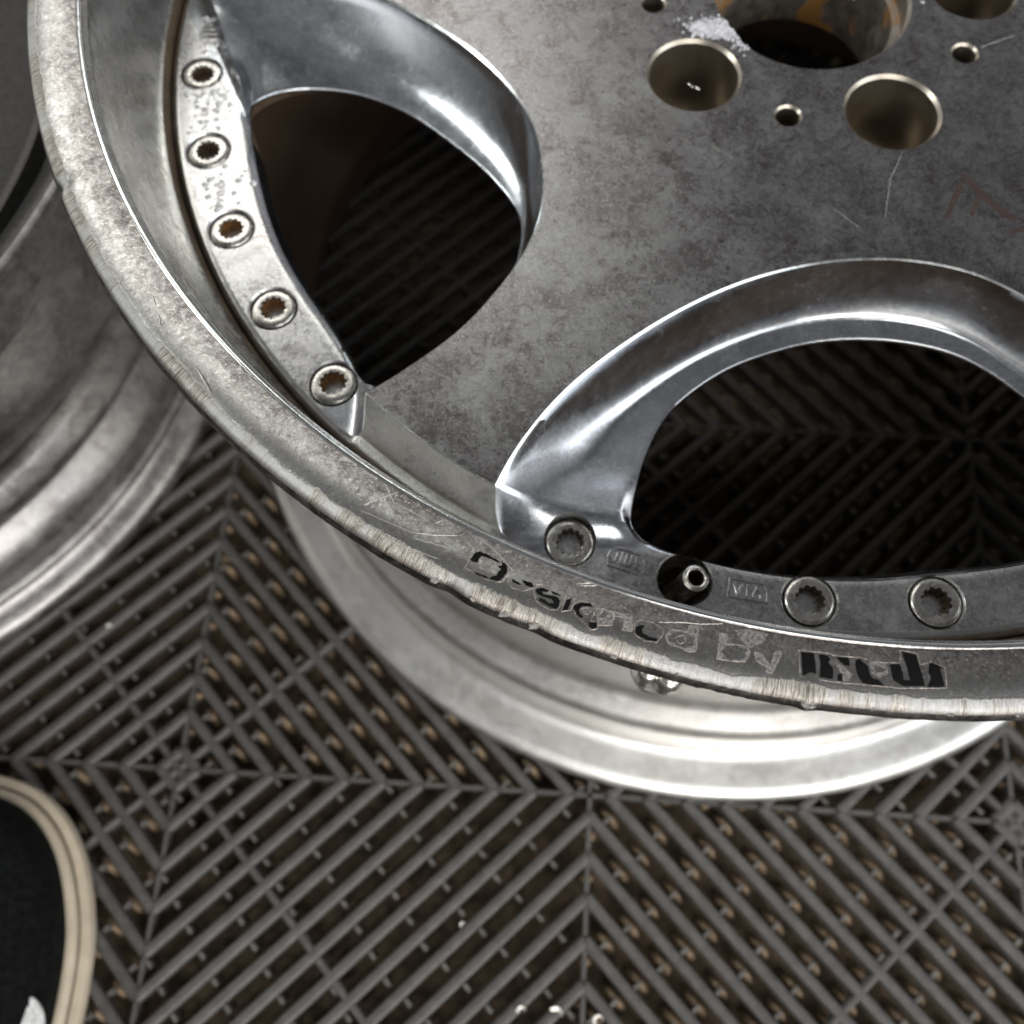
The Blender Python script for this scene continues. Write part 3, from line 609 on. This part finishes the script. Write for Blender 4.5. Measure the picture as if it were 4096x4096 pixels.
# cast marks on the flange (raised strokes inside a raised outline)
def strokes(items, ang, r0, name, h=.35, wd=.55, flip=1):
    """items: polylines in mm, x along the flange counter-clockwise, y outwards->inwards"""
    b = MB()
    for ln in items:
        P = []
        for x, y in ln:
            r = r0-y; a = math.radians(ang)+x/r0; P.append((r*math.cos(a), r*math.sin(a)))
        for i in range(len(P)-1):
            (x0,y0),(x1,y1) = P[i], P[i+1]; l = math.dist(P[i],P[i+1]) or 1; ux, uy = (x1-x0)/l*wd*.35, (y1-y0)/l*wd*.35
            nx_, ny_ = -(y1-y0)/l*wd/2, (x1-x0)/l*wd/2
            A0 = [(x0-ux+nx_,y0-uy+ny_,ZFL-.05),(x1+ux+nx_,y1+uy+ny_,ZFL-.05)]; T0 = [(x0-ux*.4+nx_*.5,y0+ny_*.5,ZFL+h),(x1+nx_*.5,y1+ny_*.5,ZFL+h)]
            T1 = [(x0-nx_*.5,y0-ny_*.5,ZFL+h),(x1-nx_*.5,y1-ny_*.5,ZFL+h)]; B0 = [(x0-ux-nx_,y0-uy-ny_,ZFL-.05),(x1+ux-nx_,y1+uy-ny_,ZFL-.05)]
            b.grid([A0,T0,T1,B0], 0)
            b.ball((x0,y0,ZFL), (wd*.5,wd*.5,h), 0, 8, 3, True); b.ball((x1,y1,ZFL), (wd*.5,wd*.5,h), 0, 8, 3, True)
    return b.build(name, M['flange'], face, angle=60)
oval = [(-2.9,-1.9),(2.6,-1.9),(3.5,-.6),(3.4,.6),(2.2,1.8),(-2.2,1.9),(-3.3,1.0),(-3.4,-.6),(-2.9,-1.9)]
JWL = [[(-1.9,1.1),(-1.9,-.7),(-2.5,-1.1),(-2.9,-.4)],[(-1.0,1.1),(-1.0,-.9)],[(-.1,1.1),(-.1,-.9)],[(.8,1.1),(.8,-.9)],[(-1.0,-.9),(.8,-.9)],[(1.7,1.1),(1.7,-.9),(2.7,-.9)]]
strokes([[(x*1.55,y*1.55) for x,y in l_] for l_ in [oval]+JWL], -109.2, 214.8, 'casting_mark', .6, .75)
rect = [(-3.3,-1.7),(3.4,-1.7),(3.4,.4),(2.6,1.6),(-3.3,1.7),(-3.3,-1.7)]
VIA = [[(-2.5,.9),(-1.8,-.9),(-1.1,.9)],[(-.1,.9),(-.1,-.9)],[(.9,-.9),(1.6,.9),(2.3,-.9)],[(1.2,-.2),(2.0,-.2)]]
strokes([[(x*1.6,y*1.6) for x,y in l_] for l_ in [rect]+VIA], -99.95, 214.9, 'casting_mark', .6, .75)
strokes([[(-2.6,1.0),(-2.6,-1.2)],[(-1.7,-1.2),(-1.7,1.2),(-.6,1.0),(-.7,.1),(-1.6,0)],[(.3,1.2),(1.3,1.1),(.5,-.1),(1.3,-1.1),(.3,-1.2)],[(2.3,1.2),(2.3,-1.2),(3.1,-1.2)]], -160.4, 214.6, 'casting_mark', .45, .6)
strokes([[(x*1.5,y*1.5) for x,y in l_] for l_ in [[(-1.5,2),(-1.5,-2)],[(0,2.2),(0,-2.2)],[(1.5,2),(1.5,-2)],[(-1.5,-2),(1.5,-2)],[(3,2),(3,-2),(4.4,-2)],[(-2.6,2),(-2.6,-1.6),(-3.6,-2.2),(-4.2,-1.2)]]], -179.6, 213.6, 'casting_mark', .9, 1.0)
strokes([[(-1.3,-1),(1.3,-1),(1.4,1),(-1.2,1.1),(-1.3,-1)],[(0,-1),(0,1)]], -169.7, 214.8, 'casting_mark', .5, .7)

# ------------------------------------------------------------------ rear barrel half of the wheel
def barrel(parent, R0=254.6, zt=-30, zb=-229, mat=M['barrel'], inmat=M['barrel_in'], off=0):
    d = R0-254.6
    P = [(226.5,zt),(224,zt-12),(221.5,zt-40),(220,zt-80),(218.5,-150),(217.6,-172),(218.2,-178),(221,-182),(227,-187),(229.6,-190),(230.6,-194),(230.9,-204),(231.4,-211),(232.6,-214.4),(234.6,-216.2),(238,-217),(243,-217.2),(248,-217.4),(251.5,-218.2),(253.7,-219.9),(254.6,-222.4),(254.4,-225.4),(252.8,-227.9),(250,-229),(243,-229),(236,-227.6),(229,-222),(226,-214),(224,-196),(214.5,-184),(213.8,-172),(214.5,-150),(216,-110),(217.5,-60),(222,zt)]
    P = [(r+d, z) for r, z in P]
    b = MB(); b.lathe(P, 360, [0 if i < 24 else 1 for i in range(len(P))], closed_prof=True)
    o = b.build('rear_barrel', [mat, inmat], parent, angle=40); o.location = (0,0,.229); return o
barrel(wheel, 252.0)
# dome headed valve nuts on the outside of the barrel, under the lip
vn = MB()
for (x, y), r_ in (((-61.0,-226.5),3.3),((-54.6,-228.2),4.4)):
    vn.ball((x,y,-52), (r_,r_,r_*.8), 0, 20, 8)
    vn.lathe([(r_*.8,0),(r_*.8,-10)], 20, 0, (x,y), -53)
vn2 = vn.build('valve_nut', M['bolt'], wheel, angle=40); vn2.location = (0,0,.229)
strut = MB(); strut.lathe([(9,-2),(9,2),(.1,2)], 24, 0, (-56,-222), -66)
st = strut.build('valve_seat', M['barrel'], wheel); st.location = (0,0,.229)

# ------------------------------------------------------------------ second wheel, lying to the left
w2 = empty('wheel', W(-496.5,12,-229), 'dull unpolished grey wheel at the left edge, partly hidden by the scraped lip', 'wheel')
d = 231.5-254.6
P2 = [(212,-56),(219,-60),(221,-95),(221.5,-112),(218,-124),(211,-134),(206,-140),(204.5,-147),(207,-152),(212,-158),(212.5,-166),(206,-176),(204,-180),(211,-186),(214,-192),(215.5,-198),(214.5,-206),(214.6,-211),(217,-212.5),(219.5,-211.5),(221,-213.5),(224,-214.5),(228,-215.5),(230.5,-218),(231.5,-221.5),(231,-226),(228,-229),(215,-229),(205,-220),(196,-180),(198,-150),(200,-130),(208,-80)]
b = MB(); b.lathe(P2, 300, [0 if i < 26 else 1 for i in range(len(P2))], closed_prof=True)
o = b.build('rear_barrel', [M['silver2'], M['barrel_in']], w2, angle=40); o.location = (0,0,.229)
LZ = [(212,-100),(222,-72),(224,-50),(227,-44),(232,-41),(235,-38),(236,-35),(235.4,-33),(233.5,-32),(228,-33),(224,-36),(222,-40),(217,-60),(211,-82),(206,-86),(206,-88),(208,-98)]
b = MB(); b.lathe(LZ, 300, [0 if i < 8 else 1 for i in range(len(LZ))], closed_prof=True)
o = b.build('lip', [M['silver2'],M['inner_shade']], w2, angle=40); o.location = (0,0,.229)
b = MB(); b.lathe([(222,-60),(216,-58),(214,-52),(211,-52),(209.5,-60),(203,-62),(200,-56),(197,-56),(195,-64),(190,-66),(120,-60),(60,-56),(36,-56),(34,-58),(34,-84),(60,-86),(190,-88),(212,-84)], 200, 0, closed_prof=True)
o = b.build('centre_disc', [M['inner_shade']], w2, angle=40); o.location = (0,0,.229)

# ------------------------------------------------------------------ floor mat: diamond ribbed interlocking tiles
P0 = (-268.8,-237.4); TH = math.radians(-3.28); CT, ST = math.cos(TH), math.sin(TH)
def F(u, v, z): return (P0[0]+u*CT-v*ST, P0[1]+u*ST+v*CT, z-229)
def bar(b, p, q, wd, z0, z1, m=0, rnd=True):
    dx, dy = q[0]-p[0], q[1]-p[1]; l = math.hypot(dx,dy)
    if l < .5: return
    nx_, ny_ = -dy/l, dx/l
    sec = [(-.5,z0),(-.5,z1-1.1),(-.36,z1-.3),(-.16,z1),(.16,z1),(.36,z1-.3),(.5,z1-1.1),(.5,z0)] if rnd else [(-.5,z0),(-.42,z1),(.42,z1),(.5,z0)]
    b.grid([[F(e[0]+nx_*s*wd, e[1]+ny_*s*wd, z) for e in (p,q)] for s, z in sec], m)
per = 200/11
pegs_seen = 0
U0, U1, V0, V1 = -400, 600, -200, 600
GR = MB(); PEG = MB(); TAN = MB()
for qi in range(-2, 4):
    for qj in range(-2, 4):
        u0, v0 = qi*200, qj*200                      # one quadrant
        if u0 > 500 or v0 > 500: continue
        cu = u0 if qi % 2 == 0 else u0+200           # nearest diamond centre: both indices even or both odd
        # diamond centres sit at (i*200, j*200) with i, j both even or both odd -> quadrant corner choice
        par = (qi+qj) % 2
        cA = (u0, v0) if (qi % 2 == 0 and qj % 2 == 0) or (qi % 2 and qj % 2) else (u0+200, v0)
        sgu = 1 if cA[0] == u0 else -1; sgv = 1
        cor = [(u0,v0),(u0+200,v0),(u0,v0+200),(u0+200,v0+200)]
        for k in range(22):
            c = (k+.5)*per
            if c <= 200: p, q = (c,0), (0,c)
            else: p, q = (200,c-200), (c-200,200)
            P_ = (cA[0]+sgu*p[0], cA[1]+p[1]); Q_ = (cA[0]+sgu*q[0], cA[1]+q[1])
            bar(GR, P_, Q_, 4.9, -7.5, 0)
            # pegs and dusty feet in the gap just beyond this rib
            cg = c+per/2
            if cg < 6 or cg > 394: continue
            if cg <= 200: p, q = (cg,0), (0,cg)
            else: p, q = (200,cg-200), (cg-200,200)
            L = math.dist(p,q); n = int(L/22)
            back_slash = sgu == 1                         # ribs falling to the right
            for j in range(n+1):
                s_ = (j*22+(11 if k % 2 else 0)+5)/L
                if s_ > .97: continue
                x = cA[0]+sgu*(p[0]+(q[0]-p[0])*s_); y = cA[1]+p[1]+(q[1]-p[1])*s_
                dx, dy = sgu*(q[0]-p[0])/L, (q[1]-p[1])/L
                jit = lambda a: random.uniform(-a,a)
                # small peg bridging to the rib, top just under the rib tops
                bar(PEG, (x-dy*3.4,y+dx*3.4), (x+dy*.6,y-dx*.6), 2.1, -15, -2.2+jit(.3), 0, False)
                if back_slash or random.random() < .25:
                    X_, Y_, Z_ = F(x+dy*.3+jit(.5), y-dx*.3+jit(.5), 0)
                    ang = math.atan2(dy,dx)+TH
                    rows = []
                    ra, rb = (7.2+jit(.9), 2.9+jit(.3)) if back_slash else (4.2+jit(1), 1.6)
                    for i in range(5):
                        a = PI/2*i/4
                        rows.append([(X_+ra*math.sin(a)*math.cos(t)*math.cos(ang)-rb*math.sin(a)*math.sin(t)*math.sin(ang), Y_+ra*math.sin(a)*math.cos(t)*math.sin(ang)+rb*math.sin(a)*math.sin(t)*math.cos(ang), -229-14.5+(10.0 if back_slash else 4)*math.cos(a)) for t in (2*PI*h/8 for h in range(8))])
                    TAN.grid(rows, 0, True)
        bar(GR, cA, (cA[0]+sgu*200, cA[1]+200), 3.4, -8, -.35, 0)          # diagonal stiffener
        # frame along the tile edges
        for e0, e1 in (((u0,v0),(u0+200,v0)),((u0,v0),(u0,v0+200))):
            bar(GR, e0, e1, 2.4, -9, -1.6, 0, False)
        # feet with dust at the tips of the chevrons
        for k in range(11):
            c = k*per
            for (ax, ay) in ((cA[0]+sgu*c, cA[1]),(cA[0], cA[1]+c)):
                if random.random() < .75:
                    X_, Y_, Z_ = F(ax+random.uniform(-1,1), ay+random.uniform(-1,1), 0)
                    TAN.ball((X_,Y_,-229-9), (3.4+random.uniform(-.8,1),2.1+random.uniform(-.4,.8),4.2), 0, 8, 5)
fl = GR.build('floor', M['rib'], None, angle=40); fl.location = (0,0,.229); tag(fl, kind='structure')
for b_, nm_, mt_ in ((PEG,'floor_pegs',M['nub']),(TAN,'floor_dust',M['tan'])):
    o = b_.build(nm_, mt_, fl, angle=60); o['kind'] = 'stuff'
g = MB(); g.add([(-3000,-3000,-246),(3000,-3000,-246),(3000,3000,-246),(-3000,3000,-246)], [(0,1,2,3)])
go = g.build('ground', M['under'], None); go.location = (0,0,.229); tag(go, kind='structure')

# ------------------------------------------------------------------ shoe toe at the lower left
sh = empty('shoe', W(-345,-345,-229), 'black suede shoe with a layered cream rubber sole, its toe in the lower left corner', 'shoe')
def outline(grow, z, ysh=0):
    pts = []
    R_ = [( -290+s, y) for s, y in ()]
    half = [(0,-236),(14,-239.5),(26,-245),(38,-255),(48,-269),(55,-286),(59.5,-305),(60.5,-325),(59,-350),(54,-385),(48,-420),(46,-450),(47,-480),(45,-500),(34,-518),(16,-526),(0,-528)]
    cx_ = -355; P_ = []
    full = [(cx_+x, y-5) for x, y in half]+[(cx_-x*.93, y-5) for x, y in half[::-1][1:-1]]
    n = len(full); ctr = (cx_, -380)
    P3 = [(x,y,0) for x,y in full]+[(full[0][0],full[0][1],0)]
    m = 160; out_ = []
    for j in range(m):
        x, y, _ = catmull(P3, n*j/m)
        out_.append((x, y))
    res = []
    for j in range(m):
        a, c = out_[j-1], out_[(j+1) % m]; dx, dy = c[0]-a[0], c[1]-a[1]; l = math.hypot(dx,dy) or 1
        res.append((out_[j][0]-dy/l*grow, out_[j][1]+dx/l*grow, z))
    return res
ox = Vector((0,0,.229))-Vector(sh.location)
s_ = MB(); s_.grid([outline(-3,-229), outline(-1,-228.5), outline(0,-226.5), outline(.1,-222), outline(-.5,-220.4), outline(-2.2,-219.9), outline(-4.4,-220.2)], 0, True)
s_.build('sole', M['cream'], sh, angle=50).location = ox
s_ = MB(); s_.grid([outline(-3.2,-220.6), outline(-5.6,-220.4)], 0, True)
s_.build('seam', M['seam'], sh).location = ox
s_ = MB(); s_.grid([outline(-5.4,-221), outline(-5.2,-217.2), outline(-5.8,-215.9), outline(-7.6,-215.4), outline(-9.4,-215.8)], 0, True)
s_.build('foxing', M['cream'], sh, angle=50).location = ox
rows = []
base = outline(-9.0,-217)
for i in range(14):
    t = i/13; row = []
    for x, y, z in base:
        sh_ = 1-t**2.2*.985 if True else 0
        k = math.sin(t*PI/2)
        toe = 1/(1+math.exp((y+330)/22)) ; H = 34+38*toe
        row.append((-355+(x+355)*(1-t**2.4*.97), -390+(y+390)*(1-t**3*.95), -217+H*k))
    rows.append(row)
s_ = MB(); s_.grid(rows, 0, True)
s_.build('upper', M['suede'], sh, angle=60).location = Vector((0,0,.229))-Vector(sh.location)
# round white badge on the upper
s_ = MB(); n = 40
rows = []
for r_, zz in ((13.5,0),(13,.8),(11.4,.9),(11.0,.3),(10.2,.3),(9.8,.9),(.1,1.1)): rows.append([(r_*math.cos(2*PI*j/n), r_*math.sin(2*PI*j/n), zz) for j in range(n)])
s_.grid(rows, 0, True)
bd = s_.build('badge', M['white'], sh, angle=40); bd.location = W(-310,-345,-190)-Vector(sh.location); bd.rotation_euler = (math.radians(-10), math.radians(38), 0)

# ------------------------------------------------------------------ crumbs, drops, shavings
pw = MB()
for _ in range(1100):
    t = random.gauss(0,1)
    x = -35+random.gauss(0,3.6)+t*1.6; y = -16+random.gauss(0,1.4)-t*1.3
    if math.hypot(x,y) < 33.6 or math.dist((x,y), pol(56,-140.4)) < 16: continue
    s0 = random.uniform(.2,.75); pw.ball((x,y,.1+random.random()*1.6*math.exp(-((x+34)/5)**2)), (s0,s0*random.uniform(.5,1),s0*.7), 0, 5, 3)
for _ in range(70):
    x = -35+random.gauss(0,3.1); y = -16+random.gauss(0,1.0)-(x+35)*.28
    if math.hypot(x,y) < 35.2 or math.dist((x,y), pol(56,-140.4)) < 17: continue
    s0 = random.uniform(.8,1.6); pw.ball((x,y,.1), (s0,s0*.8,s0*.7), 0, 7, 4)
for _ in range(60):
    x = -26+random.gauss(0,1.6); y = -23+random.gauss(0,1.8)
    if math.hypot(x,y) < 33.8 and math.hypot(x,y) > 32.5: continue
    if math.hypot(x,y) < 33: continue
    s0 = random.uniform(.2,.5); pw.ball((x,y,.2), (s0,s0,s0), 0, 5, 3)
o = pw.build('polish_crumbs', M['powder'], None, smooth=False); o.location = (0,0,.229)
tag(o, 'small heap of white polish crumbs beside the centre bore', 'crumbs', kind='stuff')
dr = MB()
def drop(x, y, z, s, m=0): dr.ball((x,y,z-.05), (s*random.uniform(.8,1.3),s,s*.5), 0, 12, 4, True)
for (a0, a1, r0, r1, n) in ((-173,-166.5,209,221,90),(-179,-175.5,209,221,14),(-163.5,-157,209,220,50),(-172,-168,203,209,16),(-165,-159,203,208,10)):
    for _ in range(n):
        a = random.uniform(a0,a1); r = random.uniform(r0,r1); x, y = pol(r,a)
        if min(math.dist((x,y), pol(RB,b_)) for b_ in BOLTS) < 8.8: continue
        drop(x, y, ZFL, random.choice((.3,.45,.7,1.1)))
for x, y, s0 in ((-45,-40,.45),(-44,-41,.35),(-42.6,-41.5,.5),(-42,-42,.4),(14,-2,.5)): drop(x,y,0,s0)
for _ in range(26): 
    x, y = 39+random.gauss(0,5), 2+random.gauss(0,3)
    if math.dist((x,y),pol(56,3.6)) > 17 and math.hypot(x,y) > 35: drop(x,y,0,random.choice((.25,.4,.6)))
o = dr.build('water_droplets', M['water'], None, angle=80); o.location = (0,0,.229)
tag(o, 'clear water droplets scattered over the bolt flange and hub', 'droplets', kind='stuff')
def chip(x, y, z, s, label, curl=1):
    b = MB(); rows = []
    for i in range(9):
        a = i*.5*curl; rr = s*(1+.12*i)
        rows.append([(x+rr*math.cos(a)*.55, y+rr*math.sin(a)*.55, z+.1*s+i*.06*s), (x+rr*math.cos(a)*.9, y+rr*math.sin(a)*.9, z+.35*s+i*.08*s)])
    b.grid(rows); b.grid([[(p[0],p[1],p[2]-.15) for p in r] for r in rows])
    o = b.build('metal_shaving', M['scratch'], None, angle=70); o.location = (0,0,.229); tag(o, label, 'shaving', 'metal shavings dropped on the mat'); return o
for (x, y, s0, lab, cu) in ((-128.4,-306.1,.9,'tiny bright shaving alone on a rib at the lower middle',1),(-101.2,-341.2,1.6,'small curled shaving at the bottom edge, left of two larger flakes',.8),(-85.8,-343,2.6,'largest grey flake at the bottom edge of the mat',.6),(-67.3,-344.6,2.0,'pale curled flake at the bottom edge, right of the largest flake',1.1),(-312.6,-167.8,1.3,'bright speck on a rib just below the left wheel',.7)):
    chip(x, y, -229, s0, lab, cu)
b = MB()
rows = []
for i in range(12):
    t = i/11; x = -128.5+3*math.sin(t*5)*.5-t*1.0; y = -163+t*5.5; z = -22+2.2*math.sin(t*3)
    rows.append([(x,y,z),(x+.9,y+.2,z+.5)])
b.grid(rows); o = b.build('metal_shaving', M['scratch'], None, angle=70); o.location = (0,0,.229)
tag(o, 'curly bright shaving hanging from the edge of the right window opening', 'shaving')
S.render.resolution_x = 1024; S.render.resolution_y = 1024
